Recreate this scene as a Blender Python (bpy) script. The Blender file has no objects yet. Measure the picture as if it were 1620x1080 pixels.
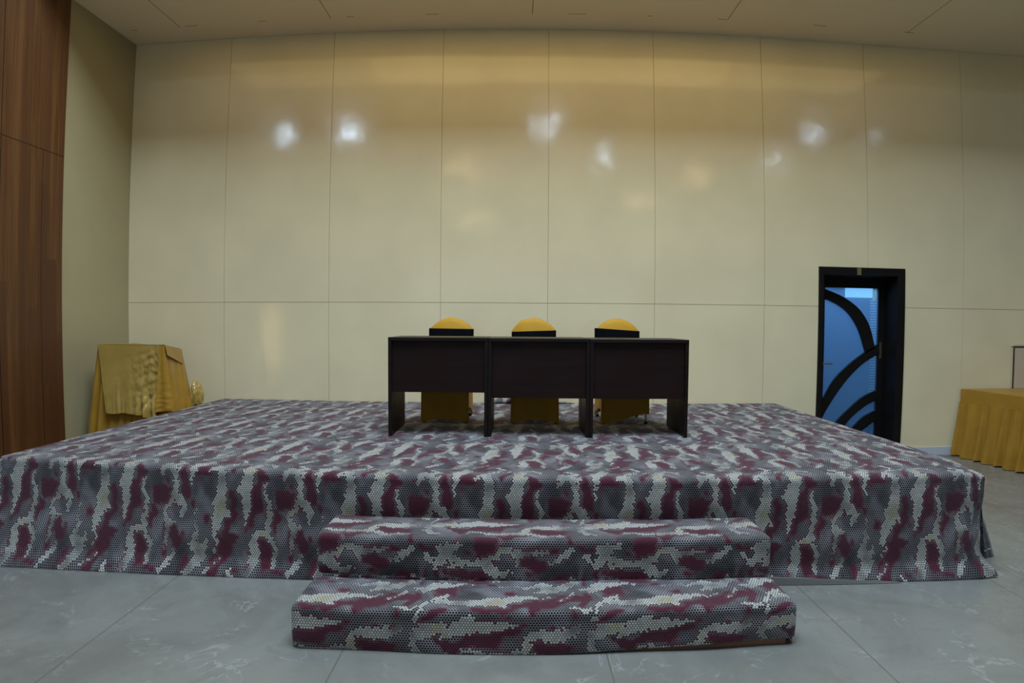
import bpy, bmesh, math, random
from mathutils import Vector, Matrix, noise as mnoise
random.seed(4)
scn = bpy.context.scene
COL = scn.collection

# ------------------------------------------------------------------ camera (wide lens with barrel distortion)
CD, CZ, YAW, PIT, ROL = 6.3813, 1.5092, -.0103, -.0316, .0067
cam_data = bpy.data.cameras.new('camera')
cam_data.type = 'PANO'
cam_data.panorama_type = 'FISHEYE_LENS_POLYNOMIAL'
cam_data.sensor_fit = 'HORIZONTAL'
cam_data.sensor_width = 36.0
cam_data.sensor_height = 24.0
cam_data.fisheye_fov = math.radians(170)
cam_data.fisheye_polynomial_k0 = 0.0
cam_data.fisheye_polynomial_k1 = -4.91021853e-02
cam_data.fisheye_polynomial_k2 = 1.44311501e-04
cam_data.fisheye_polynomial_k3 = 8.76182005e-06
cam_data.fisheye_polynomial_k4 = 1.22340953e-07
cam_data.clip_start = 0.05
cam = bpy.data.objects.new('camera', cam_data)
COL.objects.link(cam)
scn.camera = cam
_Ry = Matrix(((math.cos(YAW), -math.sin(YAW), 0), (math.sin(YAW), math.cos(YAW), 0), (0, 0, 1)))
_Rp = Matrix(((1, 0, 0), (0, math.cos(PIT), math.sin(PIT)), (0, -math.sin(PIT), math.cos(PIT))))
_M = (_Rp @ _Ry).transposed()
_r = _M @ Vector((math.cos(ROL), 0, math.sin(ROL)))
_u = _M @ Vector((-math.sin(ROL), 0, math.cos(ROL)))
_f = _M @ Vector((0, 1, 0))
mw = Matrix.Identity(4)
for i in range(3):
    mw[i][0] = _r[i]; mw[i][1] = _u[i]; mw[i][2] = -_f[i]
mw[0][3], mw[1][3], mw[2][3] = 0, -CD, CZ
cam.matrix_world = mw

# ------------------------------------------------------------------ world, lights, exposure
scn.view_settings.view_transform = 'Standard'
scn.view_settings.look = 'None'
scn.view_settings.exposure = 0.0
scn.view_settings.gamma = 1.0
scn.view_settings.use_curve_mapping = False
w = bpy.data.worlds.new('world'); scn.world = w
w.use_nodes = True
w.node_tree.nodes['Background'].inputs[0].default_value = (.45, .62, 1, 1)
w.node_tree.nodes['Background'].inputs[1].default_value = .05
scn.cycles.sample_clamp_indirect = 4.0


def area(name, loc, target, sx, sy, energy, color, spread=180):
    l = bpy.data.lights.new(name, 'AREA')
    l.shape = 'RECTANGLE'; l.size = sx; l.size_y = sy; l.energy = energy; l.color = color
    l.spread = math.radians(spread)
    o = bpy.data.objects.new(name, l); COL.objects.link(o)
    o.location = loc
    o.rotation_euler = (Vector(target) - Vector(loc)).to_track_quat('-Z', 'Y').to_euler()
    return o

COOL = (.62, .80, 1.0)
WARM = (1.0, .66, .26)
area('daylight_skylight', (.3, -4.7, 8.1), (.3, -4.7, 0), 4, 3.6, 820, (.72, .87, 1.0))
area('daylight_rear_windows', (0, -11.8, 2.1), (0, 0, 1.6), 7, 2.0, 26, COOL)
area('warm_soffit_fill', (.5, -1.05, 4.79), (.5, -1.05, 0), 8.4, .8, 20, (1.0, .70, .27))  # added warm fill for the upper wall, no fixture seen under the soffit
area('warm_soffit_fill_centre', (.4, -1.05, 4.785), (.4, -1.05, 0), 4.6, .8, 11, (1.0, .70, .27))  # second added fill, softens the ends of the wider one
area('corridor_daylight', (4.3, .75, 2.7), (4.6, 1.3, 0), 1.4, .4, 29, (.42, .66, 1.0))


# ------------------------------------------------------------------ helpers
def link(name, bm, mat, parent=None, smooth=False, loc=None):
    me = bpy.data.meshes.new(name)
    bm.normal_update()
    bm.to_mesh(me); bm.free()
    o = bpy.data.objects.new(name, me); COL.objects.link(o)
    for m in (mat if isinstance(mat, (list, tuple)) else [mat]):
        me.materials.append(m)
    if smooth:
        for p in me.polygons: p.use_smooth = True
    if parent: o.parent = parent
    return o


def tag(o, label=None, cat=None, group=None, kind=None):
    if label: o['label'] = label
    if cat: o['category'] = cat
    if group: o['group'] = group
    if kind: o['kind'] = kind
    return o


def thing(name, label, cat, loc=(0, 0, 0), group=None):
    o = bpy.data.objects.new(name, None); COL.objects.link(o)
    o.location = loc
    return tag(o, label, cat, group)


def box(bm, x0, x1, y0, y1, z0, z1, bev=0.0):
    vs = [bm.verts.new((x, y, z)) for x in (x0, x1) for y in (y0, y1) for z in (z0, z1)]
    f = [(0, 1, 3, 2), (4, 6, 7, 5), (0, 4, 5, 1), (2, 3, 7, 6), (0, 2, 6, 4), (1, 5, 7, 3)]
    fs = [bm.faces.new([vs[i] for i in q]) for q in f]
    if bev > 0:
        es = set(e for q in fs for e in q.edges)
        bmesh.ops.bevel(bm, geom=list(es), offset=bev, segments=2, affect='EDGES', profile=.7)
    return fs


def grid(bm, nu, nv, fn, uvfn=None, flip=False, mat=0, close=False):
    V = [[bm.verts.new(fn(i / (nu), j / nv)) for j in range(nv + 1)] for i in range(nu + (0 if close else 1))]
    uvl = bm.loops.layers.uv.verify() if uvfn else None
    for i in range(nu):
        for j in range(nv):
            i2 = (i + 1) % len(V)
            q = [(i, j, i), (i2, j, i + 1), (i2, j + 1, i + 1), (i, j + 1, i)]
            if flip: q.reverse()
            f = bm.faces.new([V[a][b] for a, b, _ in q])
            f.smooth = True; f.material_index = mat
            if uvl:
                for lp, (a, b, ai) in zip(f.loops, q):
                    lp[uvl].uv = uvfn(ai / nu, b / nv)
    return V


def ns(x, y=0.0, z=0.0):
    return mnoise.noise(Vector((x, y, z)))


def sstep(a, b, x):
    t = min(1, max(0, (x - a) / (b - a))); return t * t * (3 - 2 * t)


class NT:
    """tiny node-graph writer"""
    def __init__(self, name):
        self.m = bpy.data.materials.new(name); self.m.use_nodes = True
        self.t = self.m.node_tree
        self.b = self.t.nodes['Principled BSDF']
    def n(self, kind, **k):
        x = self.t.nodes.new(kind)
        for a, v in k.items(): setattr(x, a, v)
        return x
    def put(self, sock, v):
        if isinstance(v, bpy.types.NodeSocket): self.t.links.new(v, sock)
        elif v is not None:
            if isinstance(v, (tuple, list)) and len(v) == 3 and sock.type == 'RGBA': v = (*v, 1)
            sock.default_value = v
    def math(self, op, a, b=None, c=None, clamp=False):
        x = self.n('ShaderNodeMath', operation=op, use_clamp=clamp)
        self.put(x.inputs[0], a)
        if b is not None: self.put(x.inputs[1], b)
        if c is not None: self.put(x.inputs[2], c)
        return x.outputs[0]
    def vec(self, op, a, b=None):
        x = self.n('ShaderNodeVectorMath', operation=op)
        self.put(x.inputs[0], a)
        if b is not None: self.put(x.inputs[3] if op == 'SCALE' else x.inputs[1], b)
        return x.outputs[1] if op in ('DOT_PRODUCT', 'LENGTH', 'DISTANCE') else x.outputs[0]
    def mix(self, f, a, b, kind='RGBA'):
        x = self.n('ShaderNodeMix', data_type=kind)
        i = {'RGBA': (6, 7, 2), 'VECTOR': (4, 5, 1), 'FLOAT': (2, 3, 0)}[kind]
        self.put(x.inputs[0], f); self.put(x.inputs[i[0]], a); self.put(x.inputs[i[1]], b)
        return x.outputs[i[2]]
    def ramp(self, f, lo, hi, a=0.0, b=1.0):
        x = self.n('ShaderNodeMapRange', interpolation_type='SMOOTHSTEP')
        self.put(x.inputs[0], f); x.inputs[1].default_value = lo; x.inputs[2].default_value = hi
        x.inputs[3].default_value = a; x.inputs[4].default_value = b
        return x.outputs[0]
    def noise(self, v, scale, detail=2.0, rough=.5, dist=0.0):
        x = self.n('ShaderNodeTexNoise')
        if v is not None: self.put(x.inputs['Vector'], v)
        x.inputs['Scale'].default_value = scale; x.inputs['Detail'].default_value = detail
        x.inputs['Roughness'].default_value = rough; x.inputs['Distortion'].default_value = dist
        return x.outputs[0]
    def pos(self):
        return self.n('ShaderNodeNewGeometry').outputs['Position']
    def xyz(self, v):
        x = self.n('ShaderNodeSeparateXYZ'); self.put(x.inputs[0], v); return x.outputs
    def cxyz(self, a=0.0, b=0.0, c=0.0):
        x = self.n('ShaderNodeCombineXYZ'); self.put(x.inputs[0], a); self.put(x.inputs[1], b); self.put(x.inputs[2], c)
        return x.outputs[0]
    def bump(self, h, strength, dist):
        x = self.n('ShaderNodeBump'); x.inputs['Strength'].default_value = strength
        x.inputs['Distance'].default_value = dist; self.put(x.inputs['Height'], h)
        self.t.links.new(x.outputs[0], self.b.inputs['Normal']); return x.outputs[0]
    def out(self, color=None, rough=None, spec=None, **k):
        if color is not None: self.put(self.b.inputs['Base Color'], color)
        if rough is not None: self.put(self.b.inputs['Roughness'], rough)
        if spec is not None: self.put(self.b.inputs['Specular IOR Level'], spec)
        for a, v in k.items(): self.put(self.b.inputs[a.replace('_', ' ')], v)
        return self.m


# ------------------------------------------------------------------ materials
def m_plain(name, col, rough=.5, spec=.5, **k):
    return NT(name).out(col, rough, spec, **k)


def m_wall(name, gloss=.10, base=(.81, .72, .48)):
    t = NT(name); p = t.pos()
    a = t.noise(p, 1.3, 3); b = t.noise(p, 14, 3)
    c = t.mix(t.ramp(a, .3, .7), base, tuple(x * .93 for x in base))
    # a few scuffs low on the sheets
    s = t.ramp(t.noise(t.vec('MULTIPLY', p, (3.0, 3.0, 9.0)), 1.6, 4, .7), .69, .76)
    zz = t.xyz(p)[2]
    s = t.math('MULTIPLY', s, t.ramp(zz, 2.2, .3))
    c = t.mix(t.math('MULTIPLY', s, .35), c, (.3, .27, .2))
    r = t.ramp(b, .2, .8, gloss * .8, gloss * 1.35)
    h = t.math('ADD', t.noise(p, 1.3, 1), t.math('MULTIPLY', t.noise(p, 7, 2), .12))
    t.bump(h, .25, .03)
    return t.out(c, r, .5)


def m_ceiling():
    t = NT('ceiling_paint'); p = t.pos(); x, y, z = t.xyz(p)
    c = t.mix(t.noise(p, 1.0, 3), (.90, .77, .56), (.84, .72, .52))
    line = None
    for sx in (-3.80, -2.05, .132, 2.24, 4.34, 6.4):
        d = t.math('ABSOLUTE', t.math('SUBTRACT', x, sx))
        l = t.math('LESS_THAN', d, .0035)
        line = l if line is None else t.math('MAXIMUM', line, l)
    line = t.math('MULTIPLY', line, t.math('LESS_THAN', y, -.33))
    cr = t.math('LESS_THAN', t.math('ABSOLUTE', t.math('ADD', y, .345)), .004)
    brk = t.math('GREATER_THAN', t.noise(t.cxyz(x), 2.6, 1), .60)
    line = t.math('MAXIMUM', line, t.math('MULTIPLY', cr, brk))
    c = t.mix(line, c, (.05, .035, .02))
    return t.out(c, .6, .3)


def m_floor():
    t = NT('marble_floor'); p = t.pos(); x, y, z = t.xyz(p)
    n1 = t.noise(p, 1.6, 5, .6, .6); n2 = t.noise(p, 7, 5, .65, 1.0)
    c = t.mix(t.ramp(n1, .3, .7), (.165, .168, .155), (.225, .229, .212))
    c = t.mix(t.math('MULTIPLY', t.ramp(n2, .5, .75), .5), c, (.15, .146, .13))
    v = t.noise(p, 2.3, 4, .6, 1.6)
    vein = t.ramp(t.math('ABSOLUTE', t.math('SUBTRACT', v, .5)), 0, .014, 1, 0)
    vein = t.math('MULTIPLY', vein, t.ramp(t.noise(p, 3.1, 2), .48, .62))
    c = t.mix(t.math('MULTIPLY', vein, .20), c, (.66, .67, .65))
    fx = t.math('SUBTRACT', t.math('DIVIDE', t.math('ADD', x, 2.0096 + 12.135 * 1), 1.2135), 0)
    fx = t.math('ABSOLUTE', t.math('SUBTRACT', fx, t.math('ROUND', fx)))
    j = t.math('LESS_THAN', fx, .0029)
    fy = t.math('DIVIDE', t.math('ADD', y, 4.95), 2.43)
    fy = t.math('ABSOLUTE', t.math('SUBTRACT', fy, t.math('ROUND', fy)))
    j = t.math('MAXIMUM', j, t.math('LESS_THAN', fy, .0009))
    c = t.mix(t.math('MULTIPLY', j, .9), c, (.13, .12, .09))
    r = t.ramp(n2, .3, .7, .20, .32)
    return t.out(c, r, .5)


def m_wood_wall():
    t = NT('reeded_walnut_cladding'); p = t.pos(); x, y, z = t.xyz(p)
    board = t.math('FLOOR', t.math('DIVIDE', y, .118))
    k = t.noise(t.cxyz(board, t.math('FLOOR', t.math('DIVIDE', t.math('ADD', z, t.math('MULTIPLY', board, .71)), 1.9))), 3.7, 0)
    g = t.noise(t.vec('MULTIPLY', p, (60, 60, 1.4)), 1.0, 3, .6)
    g2 = t.noise(t.vec('MULTIPLY', p, (14, 14, .35)), 1.0, 2, .5)
    c = t.mix(t.ramp(t.math('ADD', t.math('MULTIPLY', g, .45), t.math('MULTIPLY', g2, .55)), .35, .65), (.10, .036, .009), (.20, .085, .026))
    c = t.mix(t.ramp(k, .3, .7), c, (.10, .036, .012))
    reed = t.math('SINE', t.math('MULTIPLY', y, 2 * math.pi / .0125))
    c = t.mix(t.ramp(reed, -.9, -.2, .55, 0), c, (.03, .012, .005))
    js = t.math('LESS_THAN', t.math('ABSOLUTE', t.math('SUBTRACT', z, 3.145)), .004)
    jy = t.math('LESS_THAN', t.math('ABSOLUTE', t.math('ADD', y, 1.85)), .004)
    jy2 = t.math('MULTIPLY', t.math('LESS_THAN', t.math('ABSOLUTE', t.math('ADD', y, 1.375)), .003), t.math('LESS_THAN', z, 3.145))
    jj = t.math('MAXIMUM', t.math('MAXIMUM', js, jy), jy2)
    c = t.mix(jj, c, (.012, .006, .003))
    t.bump(reed, .5, .002)
    return t.out(c, .42, .35)


PITCH = .0135
def m_carpet():
    """honeycomb carpet: every cell face carries its own yarn colour and web colour; the shader draws the dot inside the web"""
    t = NT('honeycomb_camouflage_carpet')
    uv = t.n('ShaderNodeUVMap').outputs[0]
    p = t.vec('ADD', t.vec('SCALE', uv, 1 / PITCH), (2000, 3464.1016, 0))
    R = (1, 1.7320508, 1); H = (.5, .8660254, 0)
    def cell(q):
        f = t.vec('FLOOR', t.vec('DIVIDE', q, R))
        return t.vec('SUBTRACT', t.vec('SUBTRACT', q, t.vec('MULTIPLY', f, R)), H)
    a = t.vec('MULTIPLY', cell(p), (1, 1, 0)); b = t.vec('MULTIPLY', cell(t.vec('SUBTRACT', p, H)), (1, 1, 0))
    d = t.math('MINIMUM', t.vec('LENGTH', a), t.vec('LENGTH', b))
    fine = t.noise(t.vec('SCALE', uv, 1.0), 420, 2)
    d = t.math('ADD', d, t.math('MULTIPLY', t.math('SUBTRACT', fine, .5), .12))
    ca = t.n('ShaderNodeAttribute', attribute_name='cell_color').outputs[1]
    wa = t.n('ShaderNodeAttribute', attribute_name='web_color').outputs[1]
    dot = t.ramp(d, .33, .43, 1, 0)
    jm = t.math('ADD', t.math('MULTIPLY', fine, .5), .75)
    col = t.vec('SCALE', t.mix(dot, wa, ca), jm)
    t.bump(t.math('SUBTRACT', 1.0, dot), .8, .003)
    return t.out(col, .88, .12, Sheen_Weight=.30, Sheen_Roughness=.42, Sheen_Tint=(.85, .88, 1, 1))


import numpy as np
TU, TV = .80, .81                     # repeat of the camouflage, metres across and along
_k = .80 / 1050
def _L(*p): return [(x * _k, y, w * _k * .88) for x, y, w in p]
def _y(y): return (y - 70) * .62 / 930
VEINS = [
    _L((80, _y(20), 40), (66, _y(80), 26), (45, _y(165), 14)),
    _L((135, _y(30), 38), (150, _y(120), 34), (178, _y(200), 28), (172, _y(290), 28), (180, _y(350), 34), (215, _y(400), 44), (250, _y(450), 28), (240, _y(520), 18), (240, _y(560), 8)),
    _L((215, _y(85), 10), (190, _y(130), 18), (185, _y(200), 18)),
    _L((165, _y(340), 26), (130, _y(430), 22), (92, _y(472), 20), (80, _y(520), 20), (100, _y(575), 32), (112, _y(640), 28), (100, _y(700), 15), (95, _y(770), 12), (90, _y(835), 8)),
    _L((110, _y(595), 20), (172, _y(600), 12)),
    _L((352, _y(65), 24), (328, _y(130), 16), (315, _y(200), 14), (320, _y(268), 8)),
    _L((560, _y(50), 42), (575, _y(130), 36), (580, _y(200), 42), (570, _y(290), 52), (565, _y(370), 54), (552, _y(440), 54), (555, _y(500), 60), (530, _y(560), 48), (515, _y(630), 36), (505, _y(700), 22), (520, _y(745), 18), (538, _y(770), 10)),
    _L((590, _y(470), 30), (627, _y(520), 14)),
    _L((535, _y(780), 10), (515, _y(815), 12), (500, _y(850), 8)),
    _L((852, _y(80), 10), (822, _y(130), 36), (785, _y(200), 52), (765, _y(270), 60), (780, _y(330), 42), (780, _y(400), 40), (770, _y(470), 30), (765, _y(550), 16), (770, _y(605), 8)),
    _L((965, _y(203), 7), (930, _y(240), 12), (925, _y(290), 12), (952, _y(345), 22), (975, _y(400), 24), (966, _y(470), 22), (970, _y(530), 22), (945, _y(600), 28), (950, _y(665), 28), (900, _y(672), 34), (852, _y(680), 26), (835, _y(730), 36), (830, _y(790), 42), (840, _y(860), 40), (830, _y(930), 40), (800, _y(1010), 30)),
    _L((950, _y(665), 26), (965, _y(720), 22), (1002, _y(775), 25), (1015, _y(840), 20), (1000, _y(900), 18), (988, _y(965), 14)),
    _L((350, _y(480), 6), (345, _y(520), 9), (362, _y(570), 12), (345, _y(612), 9), (370, _y(660), 13), (350, _y(710), 16), (332, _y(770), 36), (350, _y(820), 46), (390, _y(845), 46), (380, _y(920), 50), (330, _y(975), 42), (295, _y(1030), 30)),
    _L((430, _y(738), 12), (418, _y(800), 24)),
    _L((166, _y(850), 7), (148, _y(905), 24), (115, _y(950), 32), (80, _y(1010), 22)),
    _L((546, _y(915), 7), (500, _y(960), 11), (445, _y(1005), 14)),
    _L((100, .81, 38), (150, .772, 40), (200, .752, 24), (120, .705, 14)),
    _L((320, .83, 18), (350, .76, 56), (405, .715, 36), (390, .66, 14)),
    _L((490, .83, 22), (520, .79, 22), (575, .745, 16), (700, .715, 14), (760, .70, 10)),
    _L((800, .83, 44), (800, .755, 54), (840, .70, 40), (900, .685, 22), (965, .715, 26), (975, .765, 10)),
    _L((640, .70, 12), (680, .665, 26), (640, .62, 20)),
]
MAROON = [(255, _y(230), 50, .085), (80, _y(320), 75, .10), (1130, _y(320), 75, .10), (440, _y(160), 105, .065), (925, _y(135), 80, .045), (655, _y(430), 55, .05),
          (165, _y(735), 50, .065), (245, _y(905), 85, .055), (600, _y(760), 95, .045), (500, _y(850), 75, .03), (680, _y(690), 60, .03), (920, _y(770), 38, .035), (770, _y(905), 50, .06),
          (660, _y(1000), 70, .02), (1060, _y(520), 40, .08), (10, _y(520), 40, .08), (1075, _y(120), 50, .03),
          (270, .785, 85, .032), (475, .80, 50, .03), (720, .765, 75, .035), (900, .80, 50, .03), (60, .71, 60, .025), (250, .69, 80, .02), (520, .66, 60, .03), (1000, .66, 60, .03)]
LILAC = [(425, _y(430), 80, .07), (60, _y(640), 70, .06), (1110, _y(640), 70, .06), (1075, _y(420), 50, .06), (215, _y(620), 80, .06), (650, _y(590), 90, .04), (870, _y(300), 60, .05),
         (660, _y(150), 60, .05), (300, _y(110), 40, .03), (900, _y(930), 60, .03), (700, _y(880), 90, .04), (620, .775, 70, .04), (300, .74, 40, .02), (880, .76, 60, .03), (200, .66, 120, .03), (450, .755, 60, .025)]
YELLOW = [(200, _y(170), 50, .03), (255, _y(400), 45, .04), (95, _y(475), 50, .02), (830, _y(120), 40, .03), (980, _y(545), 40, .02), (870, _y(655), 60, .018), (425, _y(760), 40, .03), (540, _y(450), 60, .05), (320, _y(1000), 50, .02)]

def _vn(x, y, sx, sy, seed, pu, pv):
    """smooth periodic value noise on a lattice of sx by sy cells per repeat"""
    rs = np.random.RandomState(seed); g = rs.rand(sx, sy)
    a = (x / pu) % 1 * sx; b = (y / pv) % 1 * sy
    i = np.floor(a).astype(int); j = np.floor(b).astype(int); fa = a - i; fb = b - j
    fa = fa * fa * (3 - 2 * fa); fb = fb * fb * (3 - 2 * fb)
    g00 = g[i % sx, j % sy]; g10 = g[(i + 1) % sx, j % sy]; g01 = g[i % sx, (j + 1) % sy]; g11 = g[(i + 1) % sx, (j + 1) % sy]
    return (g00 * (1 - fa) + g10 * fa) * (1 - fb) + (g01 * (1 - fa) + g11 * fa) * fb

def yarn(u, v):
    """yarn and web colour of cells centred at (u, v) metres"""
    n = len(u); rs = np.random.RandomState(7); jit = rs.rand(n)
    uu = (u + .012 * (_vn(u, v, 14, 18, 3, TU, TV) - .5)) % TU; vv = (v + .010 * (_vn(u, v, 18, 16, 4, TU, TV) - .5)) % TV
    dist = np.full(n, 9.0)
    for pl in VEINS:
        for (x0, y0, w0), (x1, y1, w1) in zip(pl, pl[1:]):
            for ou in (-TU, 0, TU):
                for ov in (-TV, 0, TV):
                    X0, X1, Y0, Y1 = x0 + ou, x1 + ou, y0 + ov, y1 + ov
                    if max(X0, X1) < -.06 or min(X0, X1) > TU + .06 or max(Y0, Y1) < -.06 or min(Y0, Y1) > TV + .06: continue
                    dx, dy = X1 - X0, Y1 - Y0
                    t = np.clip(((uu - X0) * dx + (vv - Y0) * dy) / (dx * dx + dy * dy), 0, 1)
                    d = np.hypot(uu - X0 - t * dx, vv - Y0 - t * dy) - (w0 + (w1 - w0) * t)
                    np.minimum(dist, d, out=dist)
    vein = dist + .014 * (_vn(u, v, 40, 44, 5, TU, TV) - .5) + .012 * (jit - .5) < .0
    u2 = uu + .10 * (_vn(u, v, 7, 6, 31, TU, TV) - .5) + .05 * (_vn(u, v, 20, 16, 32, TU, TV) - .5)
    v2 = vv + .12 * (_vn(u, v, 8, 5, 33, TU, TV) - .5) + .05 * (_vn(u, v, 18, 14, 34, TU, TV) - .5)
    def blobs(B, soft):
        f = np.zeros(n)
        for (x, y, rx, ry) in B:
            x *= _k; rx *= _k
            du = (u2 - x + TU / 2) % TU - TU / 2; dv = (v2 - y + TV / 2) % TV - TV / 2
            f = np.maximum(f, np.clip((1.30 - np.sqrt((du / rx) ** 2 + (dv / ry) ** 2)) / soft, 0, 1))
        return f
    wob = (_vn(u, v, 9, 6, 11, TU, TV) - .5) * .75 + (_vn(u, v, 26, 20, 12, TU, TV) - .5) * .4
    ex = _vn(u, v, 12, 5, 41, TU, TV) * .65 + _vn(u, v, 22, 10, 42, TU, TV) * .35
    mar = np.maximum(blobs(MAROON, .9) * .8 + wob * .7, (ex - .48) * 3.2) + (jit - .5) * .14; mar = np.clip((mar - .22) / .30, 0, 1)
    gry = np.clip(.45 + .5 * blobs(LILAC, .9) + wob * .8 + (_vn(u, v, 5, 5, 15, TU, TV) - .5) * .35, 0, 1)
    yel = .75 * np.clip(blobs(YELLOW, .6) - .35 + (jit - .5) * .3, 0, 1)
    def mix(a, b, f): return np.asarray(a) * (1 - f[:, None]) + np.asarray(b) * f[:, None]
    cell = mix(mix((.002, .002, .0025), (.008, .0065, .009), gry), (.072, .0032, .015), (mar > .22 + .3 * (jit - .5)).astype(float) * (.75 + .25 * mar))
    web = mix(mix((.080, .078, .080), (.37, .355, .385), gry), (.066, .019, .031), np.clip((mar - .30) / .60, 0, 1) * .92)
    web = mix(web, mix((.20, .19, .18), (.38, .37, .39), gry), ((dist < .012) & ~vein).astype(float) * .35)
    vf = vein.astype(float)
    fade = np.clip(.86 + 1.1 * (_vn(u, v, 8, 8, 21, TU, TV) - .5) + .5 * (_vn(u, v, 20, 20, 22, TU, TV) - .5), .3, 1)
    cell = mix(cell, mix((.56, .56, .52), (.46, .40, .17), yel) * fade[:, None], vf)
    web = mix(web, mix((.12, .12, .117), (.12, .11, .05), yel) * (.5 + .5 * fade[:, None]), vf)
    cell *= (.85 + .3 * jit)[:, None]
    return cell, web

class CarpetMesh:
    def __init__(self): self.v, self.f, self.uv, self.c, self.w, self.n = [], [], [], [], [], 0
    def patch(self, P, us, vs, ofs=(0, 0), swap=False):
        """P[i,j] positions on the rectangular parameter grid us x vs (metres). Cuts it into honeycomb cells."""
        P = np.asarray(P, float); us = np.asarray(us, float); vs = np.asarray(vs, float)
        rh = PITCH * .8660254; r = PITCH / math.sqrt(3)
        j0, j1 = int(np.floor(vs[0] / rh)), int(np.ceil(vs[-1] / rh))
        i0, i1 = int(np.floor(us[0] / PITCH)) - 1, int(np.ceil(us[-1] / PITCH)) + 1
        J, I = np.meshgrid(np.arange(j0, j1 + 1), np.arange(i0, i1 + 1), indexing='ij')
        J = J.ravel(); I = I.ravel(); K = 2 * I + (J % 2)                   # u in half pitches
        cu, cv = K * PITCH / 2, J * rh
        ok = (cu > us[0] - PITCH * .49) & (cu < us[-1] + PITCH * .49); K, J, cu, cv = K[ok], J[ok], cu[ok], cv[ok]
        cell, web = yarn((cv if swap else cu) + ofs[0], (cu if swap else cv) + ofs[1])
        off = [(0, 2), (-1, 1), (-1, -1), (0, -2), (1, -1), (1, 1)]          # v in r/2 ; a row step is 3 r/2
        ku = np.stack([K + a for a, b in off], 1); kv = np.stack([3 * J + b for a, b in off], 1)
        key = (ku.astype(np.int64) << 24) + (kv.astype(np.int64) + (1 << 22))
        uq, inv = np.unique(key.ravel(), return_inverse=True)
        vu = (uq >> 24) * PITCH / 2; vv = ((uq & ((1 << 24) - 1)) - (1 << 22)) * r / 2
        a = np.interp(np.clip(vu, us[0], us[-1]), us, np.arange(len(us))); b = np.interp(np.clip(vv, vs[0], vs[-1]), vs, np.arange(len(vs)))
        i = np.minimum(a.astype(int), len(us) - 2); j = np.minimum(b.astype(int), len(vs) - 2); fa = (a - i)[:, None]; fb = (b - j)[:, None]
        X = (P[i, j] * (1 - fa) + P[i + 1, j] * fa) * (1 - fb) + (P[i, j + 1] * (1 - fa) + P[i + 1, j + 1] * fa) * fb
        inv = inv.reshape(-1, 6)
        self.v.append(X); self.f.append(inv + self.n); self.n += len(X)
        self.uv.append(np.stack([vu[inv], vv[inv]], 2).reshape(-1, 2)); self.c.append(cell); self.w.append(web)
    def build(self, name, parent, flip=False):
        V = np.concatenate(self.v); F = np.concatenate(self.f)
        if flip: F = F[:, ::-1]
        UV = np.concatenate(self.uv)
        if flip: UV = UV.reshape(-1, 6, 2)[:, ::-1].reshape(-1, 2)
        me = bpy.data.meshes.new(name)
        me.vertices.add(len(V)); me.vertices.foreach_set('co', V.ravel().astype(np.float32))
        me.loops.add(F.size); me.loops.foreach_set('vertex_index', F.ravel().astype(np.int32))
        me.polygons.add(len(F)); me.polygons.foreach_set('loop_start', (np.arange(len(F)) * 6).astype(np.int32))
        try: me.polygons.foreach_set('loop_total', np.full(len(F), 6, np.int32))
        except Exception: pass
        me.update(calc_edges=True)
        me.polygons.foreach_set('use_smooth', np.ones(len(F), bool))
        ul = me.uv_layers.new(name='UVMap'); ul.data.foreach_set('uv', UV.ravel().astype(np.float32))
        for nm, arr in (('cell_color', self.c), ('web_color', self.w)):
            A = np.concatenate(arr); A = np.concatenate([A, np.ones((len(A), 1))], 1)
            at = me.attributes.new(nm, 'FLOAT_COLOR', 'FACE') if False else me.attributes.new(nm, 'FLOAT_VECTOR', 'FACE')
            at.data.foreach_set('vector', A[:, :3].ravel().astype(np.float32))
        me.materials.append(CARPET)
        o = bpy.data.objects.new(name, me); COL.objects.link(o); o.parent = parent
        return o


def m_cloth(name, base, dark, rough=.45, sheen=.4, spec=.4, wr=(60, 25), bs=.3):
    t = NT(name)
    tc = t.n('ShaderNodeTexCoord').outputs['Object']
    a = t.noise(tc, 5, 3); b = t.noise(tc, 240, 1)
    c = t.mix(t.ramp(a, .3, .7), base, dark)
    h = t.math('ADD', t.noise(tc, wr[1], 3, .6), t.math('MULTIPLY', b, .06))
    t.bump(h, bs, .01)
    return t.out(c, rough, spec, Sheen_Weight=sheen, Sheen_Tint=(1, .85, .5, 1))


def m_dark_wood(name, a, b, rough=.3):
    t = NT(name)
    tc = t.n('ShaderNodeTexCoord').outputs['Object']
    g = t.noise(t.vec('MULTIPLY', tc, (2.0, 8, 30)), 1.0, 4, .6)
    g2 = t.noise(tc, 3.0, 2)
    c = t.mix(t.ramp(g, .3, .7), a, b)
    return t.out(c, t.ramp(g2, .3, .7, rough, rough + .12), .25)


WALL = m_wall('cream_gloss_panel')
WALL_L = m_wall('cream_wall_shaded', .35, (.38, .33, .19))  # same cream paint as the back wall, darkened to stand in for shade
GROOVE = m_plain('panel_groove', (.50, .42, .22), .7)
CARPET = m_carpet()
BACKING = m_plain('carpet_backing', (.13, .13, .12), .9, .1)
GOLD = m_cloth('gold_spandex', (.50, .275, .022), (.45, .245, .018), .6, .04, .2, bs=.05)
SATIN = m_cloth('gold_satin', (.42, .28, .065), (.36, .235, .05), .30, .3, .55, wr=(60, 22), bs=.35)
SATIN2 = m_cloth('matte_gold_cloth', (.38, .205, .024), (.33, .175, .018), .5, .15, .25, bs=.12)
SKIRT = m_cloth('ochre_table_skirt', (.34, .18, .018), (.29, .15, .014), .6, .1, .25, bs=.10)
BLACKB = m_cloth('black_spandex_band', (.004, .0045, .007), (.003, .0035, .005), .8, 0, .05, bs=.03)
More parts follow.
